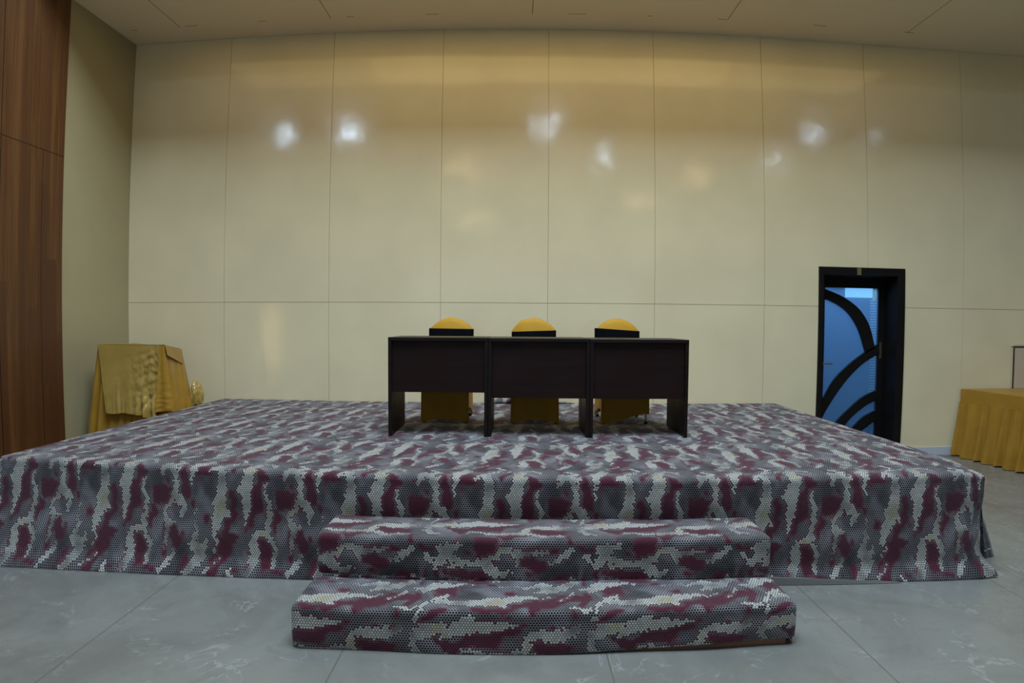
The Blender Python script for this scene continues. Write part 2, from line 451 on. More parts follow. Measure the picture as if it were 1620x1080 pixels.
DESK = m_dark_wood('black_brown_laminate', (.007, .004, .0035), (.012, .007, .006), .34)
DESKP = m_dark_wood('dark_mahogany_panel', (.008, .0022, .0018), (.014, .0035, .0028), .48)
DOORB = m_dark_wood('black_lacquered_wood', (.005, .0045, .005), (.008, .007, .007), .42)
CHROME = m_plain('brushed_steel', (.55, .55, .55), .3, .5, Metallic=1.0)
BASEB = m_plain('white_skirting_paint', (.55, .60, .68), .35)
FLOOR_STRIP = m_plain('dark_floor_strip', (.13, .125, .12), .3)
PLINTH = NT('raw_plywood')
_p = PLINTH.pos()
PLINTH = PLINTH.out(PLINTH.mix(PLINTH.noise(PLINTH.vec('MULTIPLY', _p, (3, 20, 60)), 1.0, 3), (.30, .17, .12), (.22, .12, .085)), .7, .2)

# ------------------------------------------------------------------ the room
SX = [-4.562, -3.339, -2.102, -.853, .322, 1.496, 2.745, 4.0, 5.251, 6.48, 7.70, 8.6]
ZS, ZC = 1.730, 4.805
DX0, DX1, DZ1 = 3.392, 4.468, 2.178
bm = bmesh.new()
def panel(x0, x1, z0, z1, tilt, cut=(1, 1)):
    g = .0022
    x0 += g; x1 -= g; z0 += g * cut[0]; z1 -= g * cut[1]
    n = 6
    cx, cz = (x0 + x1) / 2, (z0 + z1) / 2
    def f(u, v):
        x = x0 + (x1 - x0) * u; z = z0 + (z1 - z0) * v
        e = max(abs(2 * u - 1), abs(2 * v - 1))
        return (x, -.001 + (tilt[0] * (2 * u - 1) + tilt[1] * (2 * v - 1)) * .5 + tilt[2] * (ns(x * .9, z * .9, 3)), z)
    V = grid(bm, n, n * 2, f)
    for i in range(n):   # returns along the edges, 8 mm deep
        for (a, b) in ((V[i][0], V[i + 1][0]), (V[i + 1][-1], V[i][-1])):
            c = bm.verts.new((b.co.x, .008, b.co.z)); d = bm.verts.new((a.co.x, .008, a.co.z)); bm.faces.new((bm.verts.new(a.co), d, c, bm.verts.new(b.co)))
    for j in range(2 * n):
        for (a, b) in ((V[0][j + 1], V[0][j]), (V[-1][j], V[-1][j + 1])):
            c = bm.verts.new((b.co.x, .008, b.co.z)); d = bm.verts.new((a.co.x, .008, a.co.z)); bm.faces.new((bm.verts.new(a.co), d, c, bm.verts.new(b.co)))
for i in range(len(SX) - 1):
    for (z0, z1) in ((0.0, ZS), (ZS, ZC)):
        tl = (random.uniform(-.0010, .0010), random.uniform(-.001, .001), .0016)
        a, b = SX[i], SX[i + 1]
        if b <= DX0 or a >= DX1 or z0 >= DZ1:
            panel(a, b, z0, z1, tl)
        else:
            if z1 > DZ1:
                panel(a, b, DZ1, z1, tl, (0, 1)); z1 = DZ1; cut = (1, 0)
            else: cut = (1, 1)
            if a < DX0: panel(a, DX0, z0, z1, tl, cut if cut[1] else (1, 0))
            if b > DX1: panel(DX1, b, z0, z1, tl, cut if cut[1] else (1, 0))
for f in bm.faces: f.material_index = 0
n0 = len(bm.faces)
for r in ((SX[0], DX0, 0, ZC), (DX1, SX[-1], 0, ZC), (DX0, DX1, DZ1, ZC)):
    for f in box(bm, r[0], r[1], .0075, .12, r[2], r[3]): f.material_index = 1
wb = link('wall_back', bm, [WALL, GROOVE]); tag(wb, kind='structure')

def struct(name, boxes, mat, **k):
    bm = bmesh.new()
    for b in boxes: box(bm, *b, **k)
    return tag(link(name, bm, mat), kind='structure')

HX0, HX1, HY = -11.0, 12.0, -12.0
struct('floor', [(HX0, HX1, HY, 2.6, -.1, 0)], m_floor())
struct('ceiling', [(SX[0] - .2, SX[-1], -1.5, .12, ZC, ZC + .15)], m_ceiling())
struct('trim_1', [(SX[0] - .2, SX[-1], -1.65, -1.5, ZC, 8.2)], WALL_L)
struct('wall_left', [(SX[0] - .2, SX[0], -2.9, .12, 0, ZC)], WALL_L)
struct('wall_left_cladding', [(SX[0], -4.52, -2.9, -1.106, 0, ZC)], m_wood_wall())
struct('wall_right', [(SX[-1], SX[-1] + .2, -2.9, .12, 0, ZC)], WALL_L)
HALL = m_plain('hall_wall_paint', (.20, .17, .13), .6)
struct('wall_hall_left', [(HX0 - .2, HX0, HY, -2.7, 0, 8.2)], HALL)
struct('wall_hall_right', [(HX1, HX1 + .2, HY, -2.7, 0, 8.2)], HALL)
struct('wall_hall_front', [(HX0, SX[0] - .2, -2.9, -2.7, 0, 8.2), (SX[-1], HX1, -2.9, -2.7, 0, 8.2)], HALL)
struct('wall_rear', [(HX0, HX1, HY - .2, HY, 0, 8.2)], HALL)
struct('ceiling_hall', [(HX0, HX1, HY, -2.7, 8.2, 8.4)], HALL)
struct('baseboard_back', [(2.9, DX0 - .002, -.014, -.003, 0, .099), (DX1 + .002, SX[-1] - .02, -.014, -.003, 0, .099)], BASEB, bev=.003)
struct('trim_2', [(2.95, SX[-1] - .02, -.13, -.016, 0, .003)], FLOOR_STRIP)  # darker floor strip along the foot of the back wall

# corridor behind the door
CORR = m_plain('corridor_paint', (.46, .53, .60), .7)
struct('wall_corridor', [(2.6, 6.2, 2.2, 2.3, 0, 2.9), (2.5, 2.6, .12, 2.3, 0, 2.9), (6.2, 6.3, .12, 2.3, 0, 2.9)], CORR)
struct('ceiling_corridor', [(2.5, 6.3, .12, 2.3, 2.9, 3.0)], CORR)

# high windows of the hall that mirror in the gloss panels: bright panes in the rear wall
def emis(name, col, st):
    t = NT(name); return t.out((0, 0, 0), .5, 0, Emission_Color=(*col, 1), Emission_Strength=st)
PANE = [emis('sky_lit_pane', (.62, .80, 1.0), q) for q in (36, 34, 13, 16, 14, 16, 8, 8, 8)]
LAMP = emis('warm_lamp_glass', (1.0, .74, .35), 4.0)
def mirror(xw, zw, Y):
    k = (CD - Y) / CD
    return xw * k, CZ + (zw - CZ) * k
wi = 0
for (px, pz, ww, hh) in ((-2.66, 3.63, .34, .46), (-1.89, 3.63, .52, .50), (.18, 3.68, .34, .60), (.37, 3.68, .34, .80), (.94, 3.34, .52, .60),
                         (3.34, 3.68, .62, .46), (4.00, 3.66, .22, .45), (4.22, 3.70, .70, .6), (2.86, 3.36, .55, .42)):
    x, z = mirror(px, pz, HY)
    wi += 1
    bm = bmesh.new(); box(bm, x - ww / 2, x + ww / 2, HY, HY + .02, z - hh / 2, z + hh / 2)
    f = tag(link('window_%d' % wi, bm, PANE[wi - 1]), kind='structure')
for (px, pz, ww, hh) in ((-.62, 3.20, .9, .55), (-.5, 2.65, .9, .3), (1.95, 3.18, .9, .7), (1.35, 2.85, .8, .4), (-2.76, 1.33, .5, 1.9)):  # warm hall lamps mirrored in the panels, numbered on after the windows
    x, z = mirror(px, pz, HY)
    bm = bmesh.new(); box(bm, x - ww / 2, x + ww / 2, HY, HY + .06, z - hh / 2, z + hh / 2, bev=.01)
    wi += 1
    tag(link('window_%d' % wi, bm, LAMP), kind='structure')

# ------------------------------------------------------------------ the door
bm = bmesh.new()
fw = .095
box(bm, DX0, DX0 + .055, -.02, .32, 0, DZ1, bev=.003)
box(bm, DX1 - fw, DX1, -.02, .32, 0, DZ1, bev=.003)
box(bm, DX0 + .055, DX1 - fw, -.02, .32, DZ1 - .09, DZ1, bev=.003)
door = link('door_1', bm, DOORB); tag(door, kind='structure')
YL = .24
lx0, lx1, gx0, gx1, gz0, gz1 = 3.447, 4.373, 3.60, 4.300, .19, 1.962
bm = bmesh.new()
box(bm, lx0, gx0, YL, YL + .04, .01, 2.086); box(bm, gx1, lx1, YL, YL + .04, .01, 2.086)
box(bm, gx0, gx1, YL, YL + .04, gz1, 2.086); box(bm, gx0, gx1, YL, YL + .04, .01, gz0)
leaf = link('door_leaf', bm, DOORB, door)
def ribbon(name, A, B, parent):
    def res(L, n=24):
        # Catmull-Rom resample
        P = [Vector(p) for p in L]; P = [2 * P[0] - P[1]] + P + [2 * P[-1] - P[-2]]
        out = []
        for k in range(n + 1):
            s = k / n * (len(L) - 1); i = min(int(s), len(L) - 2); t = s - i
            a, b, c, d = P[i:i + 4]
            out.append(.5 * ((2 * b) + (c - a) * t + (2 * a - 5 * b + 4 * c - d) * t * t + (3 * b - a - 3 * c + d) * t ** 3))
        return out
    A, B = res(A), res(B); bm = bmesh.new()
    rings = []
    for a, b in zip(A, B):
        rings.append([bm.verts.new((a.x, YL - .008, a.y)), bm.verts.new((b.x, YL - .008, b.y)), bm.verts.new((b.x, YL + .03, b.y)), bm.verts.new((a.x, YL + .03, a.y))])
    for r, s in zip(rings, rings[1:]):
        for k in range(4): bm.faces.new((r[k], s[k], s[(k + 1) % 4], r[(k + 1) % 4]))
    bm.faces.new(rings[0]); bm.faces.new(rings[-1][::-1])
    bmesh.ops.recalc_face_normals(bm, faces=bm.faces[:])
    return link(name, bm, DOORB, parent)
ribbon('curved_bar', [(3.56, 1.955), (3.631, 1.931), (3.80, 1.868), (3.924, 1.799), (4.03, 1.722), (4.11, 1.629), (4.175, 1.52), (4.215, 1.405), (4.256, 1.25)],
       [(3.56, 1.835), (3.633, 1.816), (3.75, 1.770), (3.85, 1.708), (3.93, 1.635), (3.992, 1.553), (4.05, 1.45), (4.095, 1.329), (4.142, 1.19)], leaf)
ribbon('curved_bar', [(3.56, .54), (3.622, .676), (3.744, .878), (3.941, 1.066), (4.142, 1.209), (4.30, 1.30)],
       [(3.56, .33), (3.623, .466), (3.736, .653), (3.906, .878), (4.105, 1.066), (4.32, 1.19)], leaf)
ribbon('curved_bar', [(3.70, .18), (3.781, .358), (3.961, .538), (4.12, .666), (4.31, .752)],
       [(3.82, .18), (3.897, .326), (4.006, .447), (4.166, .566), (4.31, .632)], leaf)
ribbon('curved_bar', [(3.95, .19), (3.998, .287), (4.132, .422), (4.32, .515)],
       [(4.07, .19), (4.115, .254), (4.219, .329), (4.32, .402)], leaf)
t = NT('blue_tinted_glass')
g1 = t.n('ShaderNodeBsdfTransparent'); g1.inputs[0].default_value = (.60, .80, .98, 1)
g2 = t.n('ShaderNodeBsdfGlossy'); g2.inputs['Roughness'].default_value = .08; g2.inputs['Color'].default_value = (.9, .95, 1, 1)
g3 = t.n('ShaderNodeBsdfTranslucent'); g3.inputs[0].default_value = (.55, .75, .95, 1)
mx = t.n('ShaderNodeMixShader'); mx.inputs[0].default_value = .18
t.t.links.new(g1.outputs[0], mx.inputs[1]); t.t.links.new(g3.outputs[0], mx.inputs[2])
mx2 = t.n('ShaderNodeMixShader'); mx2.inputs[0].default_value = .05
t.t.links.new(mx.outputs[0], mx2.inputs[1]); t.t.links.new(g2.outputs[0], mx2.inputs[2])
t.t.links.new(mx2.outputs[0], t.t.nodes['Material Output'].inputs[0])
bm = bmesh.new(); box(bm, gx0, gx1, YL + .012, YL + .02, gz0, gz1)
link('glass_pane', bm, t.m, leaf)
bm = bmesh.new()
box(bm, 3.548, 3.582, YL - .010, YL, 1.00, 1.13, bev=.003)
box(bm, 3.556, 3.574, YL - .07, YL - .008, 1.060, 1.076, bev=.003)
box(bm, 3.550, 3.668, YL - .082, YL - .064, 1.056, 1.080, bev=.004)
link('door_handle', bm, CHROME, leaf)
bm = bmesh.new(); box(bm, 3.855, 3.905, -.0225, -.019, DZ1 - .085, DZ1 - .006)
tape = link('tape_mark', bm, m_plain('old_tape', (.16, .13, .05), .5), door)
bm = bmesh.new(); box(bm, 4.315, 4.345, YL - .003, YL + .001, 1.13, 1.32)
link('tape_mark', bm, m_plain('worn_tape', (.05, .042, .022), .6), leaf)

bm = bmesh.new(); box(bm, 5.00, 5.46, 2.185, 2.199, 1.95, 2.12)
tag(link('window_15', bm, emis('corridor_window', (.50, .78, 1.0), 1.6)), kind='structure')
# slatted blind and lit panel seen through the glass
bl = thing('window_blind', 'narrow slatted blind seen through the right edge of the blue door glass', 'blind', (4.77, 1.1, 0))
bm = bmesh.new()
for k in range(37):
    z = .55 + k * .036
    box(bm, -.03, .13, -.004, .012, z, z + .018)
link('slat', bm, m_plain('blind_slats', (.95, .95, .95), .5), bl)
bm = bmesh.new(); box(bm, .005, .035, -.03, .02, 1.86, 2.0); box(bm, -.002, .002, 0, .002, .5, 1.88); box(bm, .12, .124, 0, .002, .5, 1.88)
link('mounting_bracket', bm, m_plain('blind_rail', (.95, .75, .35), .5), bl)

# ------------------------------------------------------------------ the carpeted stage
HS = .6326
stage = thing('stage', 'low stage platform draped in maroon, grey and cream honeycomb camouflage carpet', 'stage', (0, 0, 0))
XL, XR = -3.353, 2.883
def yfront(x): return -3.055 - .020 * (x + 3.353) if x < 2.5 else -3.055 - .020 * (x + 3.353)
HEM = [(-3.6, -3.28), (-3.181, -3.273), (-2.75, -3.258), (-2.152, -3.214), (-1.666, -3.186), (-1.199, -3.150), (0, -3.165), (1.0, -3.172), (1.503, -3.178), (1.9, -3.215),
       (2.259, -3.238), (2.577, -3.255), (2.80, -3.262), (2.898, -3.250), (3.2, -3.2)]
def yhem(x):
    for (a, ya), (b, yb) in zip(HEM, HEM[1:]):
        if x <= b: return ya + (yb - ya) * (x - a) / (b - a)
    return HEM[-1][1]
def surf(x, v):
    """carpet surface at x, v metres past the front edge (negative: on top)"""
    yf = yfront(x); r = .03; u = (x - XL) / (XR - XL); c = sstep(.972, 1.0, u)
    if v <= 0:
        y = min(-.012, yf + r - v); e = sstep(-.35, 0, v)
        z = HS + .004 * ns(x * 1.3, y * 1.3) + .0015 * ns(x * 7, y * 7)
        return Vector((x - c * .045 * e, y, z - c ** 2 * .012 * e - .0))
    if v <= .047:
        a = v / .047 * math.pi / 2
        y, z = yf + r - r * math.sin(a), HS - r + r * math.cos(a)
        z += (.004 * ns(x * 1.3, (yf + r) * 1.3) + .0015 * ns(x * 7, (yf + r) * 7)) * (1 - v / .047)
        return Vector((x - c * .045, y, z - c ** 2 * .012))
    s = min(1.0, (v - .047) / (HS - .03))
    z = (HS - .03) * (1 - s) + .002; yh = yhem(x)
    lin = yf + (yh + .045 - yf) * (.25 * s + .75 * s * s)
    fl = -.045 * sstep(.80, 1.0, s) ** 1.5
    wav = (.018 * ns(x * 2.1, s * 1.2, 3) + .010 * ns(x * 5.3, s * 2.0, 8)) * min(1, s * 3) * (1 - .6 * sstep(.85, 1, s))
    wav -= .010 * math.exp(-((s - .62) / .12) ** 2) * (.5 + ns(x * 1.6, 5, 5))
    wav -= .006 * math.sin(math.pi * min(1, max(0, (s - .05) / .3)))
    px = x - c * .045 * (1 - sstep(.72, 1, s)) + c * .035 * sstep(.72, 1.0, s)
    return Vector((px, lin + fl + wav + c * .02 * math.sin(s * math.pi), max(.002, z + c * .012 * sstep(.85, 1, s))))
us = np.linspace(XL, XR, 180)
vsr = np.concatenate([np.linspace(-3.20, -.36, 40), np.linspace(-.33, 0, 10), np.linspace(.008, .047, 6), np.linspace(.065, HS - .03 + .047, 44)])
P = [[surf(x, v) for v in vsr] for x in us]
CM = CarpetMesh()
CM.patch(P, us, vsr, ofs=(.60, 0))
top_r = [surf(XR, v) for v in vsr[:50]]; top_l = [surf(XL, v) for v in vsr[:50]]
ds = np.linspace(0, HS, 18)
Pr, Pl = [], []
for k, dd in enumerate(ds):
    s_ = dd / HS; rr, ll = [], []
    for c_ in top_r:
        e = sstep(-2.1, -2.95, c_.y) * (1 - .85 * sstep(-2.96, -3.03, c_.y))
        rip = (.018 * ns(c_.y * 3.0, 4, s_) + .010 * math.sin(c_.y * 11)) * s_
        rr.append((c_.x + .05 * s_ + rip + .27 * e * s_ ** .8 - .006 * sstep(-2.98, -3.03, c_.y), c_.y + .02 * s_ * e + .012 * sstep(-2.9, -3.03, c_.y), max(.002, c_.z * (1 - s_))))
    for c_ in top_l: ll.append((c_.x - .012 * s_, c_.y, max(.002, c_.z * (1 - s_))))
    Pr.append(rr); Pl.append(ll)
CM.patch(Pr, ds, vsr[:50], ofs=(XR + .60, 0))
CM.patch(Pl[::-1], ds, vsr[:50], ofs=(XL - HS + .60, 0))
cp = CM.build('carpet', stage)

# turned-up grey hem beside the steps
bm = bmesh.new()
def hemf(u, v):
    x = 1.32 + .95 * u
    hgt = .050 * (1 - u) ** .9 + .001
    y = yhem(x) - .010 - .012 * (1 - u)
    return (x, y + .010 * v, .003 + hgt * v)
grid(bm, 30, 3, hemf)
grid(bm, 30, 2, lambda u, v: (1.32 + .95 * u, yhem(1.32 + .95 * u) - .010 - .012 * (1 - u) + .010 + .02 * v, .003 + .050 * (1 - u) ** .9 + .001 - .002 * v))
link('carpet_hem', bm, BACKING, stage); stage.children[-1]['label'] = 'turned-up grey carpet underside'
# rumpled roll of carpet edge against the wall
bm = bmesh.new()
def rollf(u, v):
    x = -.33 + .95 * u
    r = (.030 + .016 * ns(x * 9, 2)) * math.sin(math.pi * min(1, max(0, u))) ** .35 * (1.25 if x < .02 else .55 * (1 - .3 * u)) + .002
    a = v * 2 * math.pi
    rr = r * (1 + .25 * ns(x * 14, math.cos(a), math.sin(a)))
    return (x, -.07 + rr * math.cos(a) * 1.1, HS + .003 + r * .85 + rr * .85 * math.sin(a))
bm.free()
us2 = np.linspace(0, .95, 90); vs2 = np.linspace(0, .2, 14)
CM = CarpetMesh(); CM.patch([[rollf(u / .95, v / .2) for v in vs2] for u in us2], us2, vs2, ofs=(.2, .3))
CM.build('carpet_roll', stage)

# ------------------------------------------------------------------ the two steps
steps = thing('stage_steps', 'two-tread carpeted steps in front of the stage with veins running sideways', 'steps', (0, 0, 0))
def step(name, x0, x1, yb, yn, zt, zb, slope=0.0, lift=None, voff=0.0):
    r = .022; n = 110
    Q = [('t', i / 8) for i in range(9)] + [('r', i / 5) for i in range(1, 6)] + [('f', i / 14) for i in range(1, 15)]
    lt = yb - yn - r; vq = []
    for k, q in Q: vq.append(q * lt if k == 't' else lt + q * r * math.pi / 2 if k == 'r' else lt + r * math.pi / 2 + q * (zt - r - zb))
    us = np.concatenate([[x0], x0 + np.array([.006, .014, .024, .036]), np.linspace(x0 + .06, x1 - .06, n), x1 - np.array([.036, .024, .014, .006]), [x1]])
    P = []
    for x in us:
        e = min(x - x0, x1 - x); ce = max(0, 1 - e / .036) ** 2
        y_n = yn + slope * x; y_b = yb + slope * x; col = []
        for (k, q) in Q:
            if k == 't': y = y_b + (y_n + r - y_b) * q; z = zt + .004 * ns(x * 3, y * 5, 1) + .003 * ns(x * 9, y * 9, 1)
            elif k == 'r':
                a = q * math.pi / 2; y = y_n + r - r * math.sin(a); z = zt - r + r * math.cos(a) + (1 - q) * (.004 * ns(x * 3, y * 5, 1) + .003 * ns(x * 9, y * 9, 1))
            else:
                zbb = zb + (lift(x) if lift else 0)
                y = y_n + (.012 * ns(x * 2.4, q * 1.5, 7) - .006 * math.sin(q * math.pi)) * q; z = zt - r + (zbb - zt + r) * q
            y += ce * .018 * (1 if k != 't' else q)
            z -= ce * .010 * (1 if k == 't' else (1 - q if k == 'f' else 1))
            col.append((x, y, max(z, .001)))
        P.append(col)
    CM = CarpetMesh()
    CM.patch(P, us, vq, ofs=(voff, .35), swap=True)
    for k, sg in ((0, -1), (-1, 1)):                # end cheeks
        ring = P[k]; L = list(range(len(Q)))
        G = []
        for f in np.linspace(0, 1, 6): G.append([(p[0], p[1], p[2] + (zb + .0005 - p[2]) * f) for p in ring[:9]])
        if sg > 0: G = [g[::-1] for g in G]
        CM.patch(G, np.linspace(0, zt - zb, 6), np.linspace(0, lt, 9), ofs=(.1, .4))
        G = []
        p0 = ring[8]
        for f in np.linspace(0, 1, 3): G.append([(p[0], p0[1] + (p[1] - p0[1]) * f, p[2]) for p in ring[8:]])
        if sg > 0: G = [g[::-1] for g in G]
        CM.patch(G, np.linspace(0, r, 3), np.linspace(0, zt - zb, len(ring[8:])), ofs=(.1, .4))
    return CM.build(name, steps)
o = step('upper_step', -1.028, 1.318, -3.205, -3.522, .420, .212, -.004, voff=1.3)
o = step('lower_step', -1.038, 1.325, -3.535, -3.868, .207, .004, .018, lift=lambda x: .036 * sstep(.0, 1.25, x), voff=2.6)
bm = bmesh.new()
vs = []
box(bm, -.98, 1.285, -3.845, -3.50, .0, .06)
for v in bm.verts: v.co.y += .018 * v.co.x
link('wooden_base', bm, PLINTH, steps); steps.children[-1]['label'] = 'bare pale wood strip under the lower step'

# ------------------------------------------------------------------ desks
XD = [-.997, -.228, .5515, 1.3135]
YD, DD, HD = -1.953, .545, .762
for k in range(3):
    x0, x1 = XD[k] + .0015, XD[k + 1] - .0015
    cx = (x0 + x1) / 2; hw = (x1 - x0) / 2
    lab = ['left desk of the three dark brown desks joined in a row on the stage', 'middle desk of the three dark brown desks joined in a row on the stage',
           'right desk of the three dark brown desks joined in a row on the stage'][k]
    d = thing('desk', lab, 'desk', (cx, YD, HS + .003), 'dark desks on the stage')
    tz = HD - (.002, .004, .007)[k]
    bm = bmesh.new(); box(bm, -hw, hw, 0, DD, tz - .025, tz, bev=.002); link('desktop', bm, DESK, d)
    for s in (-1, 1):
        bm = bmesh.new(); a, b = sorted((s * hw, s * (hw - .026)))
        box(bm, a, b, .004, DD - .004, 0, tz - .025, bev=.0015); link('side_panel', bm, DESK, d)
    mz = (.337, .297, .297)[k]
    bm = bmesh.new(); box(bm, -hw + .026, hw - .026, .030, .048, mz, tz - .025); link('modesty_panel', bm, DESKP, d)

# ------------------------------------------------------------------ banquet chairs
def chair(x, z_band_l, z_band_r, label, bumps, sk, lifted=False):
    Y0 = -1.335                                   # front of the seat cover
    YB = -.88                                     # back
    d = thing('banquet_chair', label, 'chair', (x, Y0, HS + .003), 'covered chairs behind the desks')
    hw, dp = .205, .44
    # backrest: rounded top slab
    W = .207; top = .925
    def outline(u):                                # half-width profile by angle for the crown
        a = math.pi * u
        return math.cos(a), math.sin(a)
    zb = .735
    def crown(xx):
        t = abs(xx) / W
        base = .800 + (top - .800) * max(0, 1 - t ** 1.65) ** .72
        return base + (bumps * math.exp(-((xx + .115) / .05) ** 2))
    bm = bmesh.new()
    nb = 40
    secs = []
    for i in range(nb + 1):
        xx = W * math.sin(math.pi * (i / nb - .5)); zt = crown(xx)
        th = .030 * (1 - .5 * (abs(xx) / W) ** 4)
        ring = [(xx, dp - .0 - th, .42), (xx, dp + .02 - th, .70), (xx, dp + .035 - th, zt - .045), (xx, dp + .045 - th * .5, zt - .012), (xx, dp + .05, zt),
                (xx, dp + .055 + th * .5, zt - .012), (xx, dp + .06 + th * .8, zt - .05), (xx, dp + .04 + th, .70), (xx, dp + th, .42)]
        secs.append([bm.verts.new(p) for p in ring])
    for a, b in zip(secs, secs[1:]):
        for j in range(len(a) - 1):
            f = bm.faces.new((a[j], b[j], b[j + 1], a[j + 1])); f.smooth = True
    bm.faces.new(secs[0]); bm.faces.new(secs[-1][::-1])
    bmesh.ops.recalc_face_normals(bm, faces=bm.faces[:])
    link('back_cover', bm, GOLD, d)
    # black band round the back
    bm = bmesh.new()
    def band(u, v):
        a = 2 * math.pi * u
        cx_, sy_ = math.cos(a), math.sin(a)
        ex = math.copysign(abs(cx_) ** .35, cx_); ey = math.copysign(abs(sy_) ** .4, sy_)
        xx = (W + .004) * ex
        l = z_band_l + (z_band_r - z_band_l) * (xx + W) / (2 * W)
        zz = .56 + (l - .56) * v
        return (xx, dp + .037 + .056 * ey + (zz - .7) * .08, zz)
    grid(bm, 48, 6, band, close=True)
    bmesh.ops.recalc_face_normals(bm, faces=bm.faces[:])
    link('black_band', bm, BLACKB, d, True); d.children[-1]['label'] = 'black stretch band'
    # seat + skirt
    bm = bmesh.new()
    n = 14
    pts = []
    c = [(-hw, 0), (hw, 0), (hw, dp), (-hw, dp)]
    for i in range(4):
        (ax, ay), (bx, by) = c[i], c[(i + 1) % 4]
        for j in range(n):
            t = j / n; pts.append((ax + (bx - ax) * t, ay + (by - ay) * t, i, t))
    rings = []
    for s in (0, .15, .4, .7, .88, 1.0):
        ring = []
        for (px, py, e, t) in pts:
            arch = .030 * math.sin(math.pi * t) ** 1.2 if e == 0 else .085 * math.sin(math.pi * t) ** .8
            if e in (1, 3): arch = .10 * math.sin(math.pi * min(1, t * 1.0)) ** .7
            if lifted and e == 0: arch = .085 * sstep(.10, 1.0, t) ** .8
            if lifted and e == 1: arch = .085 + .03 * math.sin(math.pi * t)
            zb_ = .004 + arch
            z = .46 + (zb_ - .46) * s
            pull = .018 * math.sin(math.pi * t) * s * (1 if e in (1, 3) else .5)
            nx, ny = [(0, 1), (-1, 0), (0, -1), (1, 0)][e]
            fl = 1 + .03 * s
            ring.append(bm.verts.new((px * fl + nx * pull, (py - .2) * fl + .2 + ny * pull, z)))
        rings.append(ring)
    N = len(pts)
    for a, b in zip(rings, rings[1:]):
        for j in range(N):
            f = bm.faces.new((a[j], b[j], b[(j + 1) % N], a[(j + 1) % N])); f.smooth = True
    cv = bm.verts.new((0, dp / 2, .485))
    mid = [bm.verts.new((v.co.x * .85, (v.co.y - dp / 2) * .85 + dp / 2, .48)) for v in rings[0]]
    for j in range(N):
        f = bm.faces.new((rings[0][j], rings[0][(j + 1) % N], mid[(j + 1) % N], mid[j])); f.smooth = True
        f = bm.faces.new((mid[j], mid[(j + 1) % N], cv)); f.smooth = True
    bmesh.ops.recalc_face_normals(bm, faces=bm.faces[:])
    for e in bm.edges:
        pass
    link('seat_cover', bm, GOLD, d)
    for (lx, ly) in ((-hw + .018, .02), (hw - .018, .02), (-hw + .018, dp - .02), (hw - .018, dp - .02)):
        bm = bmesh.new()
        bmesh.ops.create_cone(bm, cap_ends=True, segments=12, radius1=.011, radius2=.011, depth=.44, matrix=Matrix.Translation((lx, ly, .22)))
        link('leg', bm, CHROME, d)
        bm = bmesh.new()
        bmesh.ops.create_cone(bm, cap_ends=True, segments=12, radius1=.014, radius2=.013, depth=.02, matrix=Matrix.Translation((lx, ly, .010)))
        link('leg_foot', bm, BLACKB, d.children[-1])
    return d
chair(-.634, .820, .816, 'gold covered chair with black band behind the left desk', 0, 0)
chair(.150, .793, .808, 'gold covered chair with creased top and thin black band behind the middle desk', .012, 0)
chair(.940, .832, .806, 'gold covered chair with slanting band and a bare metal leg behind the right desk', .004, 0, True)

# ------------------------------------------------------------------ draped lectern at the left
pod = thing('lectern', 'box-shaped lectern under a crumpled gold satin cloth beside the stage left edge', 'lectern', (-3.93, -.55, 0))
ox, oy = -3.93, -.55
def loopfold(pts, nseg):
    out = []
    for (a, b) in zip(pts, pts[1:] + pts[:1]):
        for k in range(nseg):
            t = k / nseg; out.append((a[0] + (b[0] - a[0]) * t, a[1] + (b[1] - a[1]) * t))
    return out
# top corners (world): front-left, front-right, right-rear (lower), rear-left
TC = [(-4.305, -.86, 1.268), (-3.535, -.86, 1.268), (-3.665, -.34, 1.195), (-4.25, -.30, 1.262)]
BC = [(-4.46, -.92), (-3.46, -.95), (-3.50, -.20), (-4.44, -.14)]
bm = bmesh.new()
NP = 60; rows_ = [0, .03, .10, .2, .32, .45, .6, .75, .88, 1.0]
ring_list = []
for s in rows_:
    ring = []
    for e in range(4):
        a, b = TC[e], TC[(e + 1) % 4]; c, d_ = BC[e], BC[(e + 1) % 4]
        ex, ey = b[0] - a[0], b[1] - a[1]; L = math.hypot(ex, ey); nx, ny = ey / L, -ex / L
        for k in range(NP):
            t = k / NP
            tx, ty, tz = [a[i] + (b[i] - a[i]) * t for i in range(3)]
            bx, by = c[0] + (d_[0] - c[0]) * t, c[1] + (d_[1] - c[1]) * t
            x = tx + (bx - tx) * s; y = ty + (by - ty) * s; z = tz * (1 - s) + .004
            q = t * L * (1 + .25 * s)
            fold = math.sin(q * (40 if e else 60) + 2.6 * ns(q * 4, e, s * .7)) * .55 + .6 * ns(q * 17, e * 3, s * .8)
            amp = .075 * sstep(.04, .6, s) if e != 0 else (.040 * sstep(.3, .9, s) if t > .16 else .05 * sstep(.03, .4, s))
            edge = min(t, 1 - t) * L
            amp *= (.3 + .7 * min(1, edge / .05))
            x += nx * fold * amp; y += ny * fold * amp
            ring.append(bm.verts.new((x - ox, y - oy, z)))
    ring_list.append(ring)
N = 4 * NP
for a, b in zip(ring_list, ring_list[1:]):
    for j in range(N):
        f = bm.faces.new((a[j], b[j], b[(j + 1) % N], a[(j + 1) % N])); f.smooth = True
f = bm.faces.new([bm.verts.new((c[0] - ox, c[1] - oy, c[2] + .0045)) for c in TC])
bmesh.ops.recalc_face_normals(bm, faces=bm.faces[:])
link('pleated_cloth', bm, SATIN2, pod)
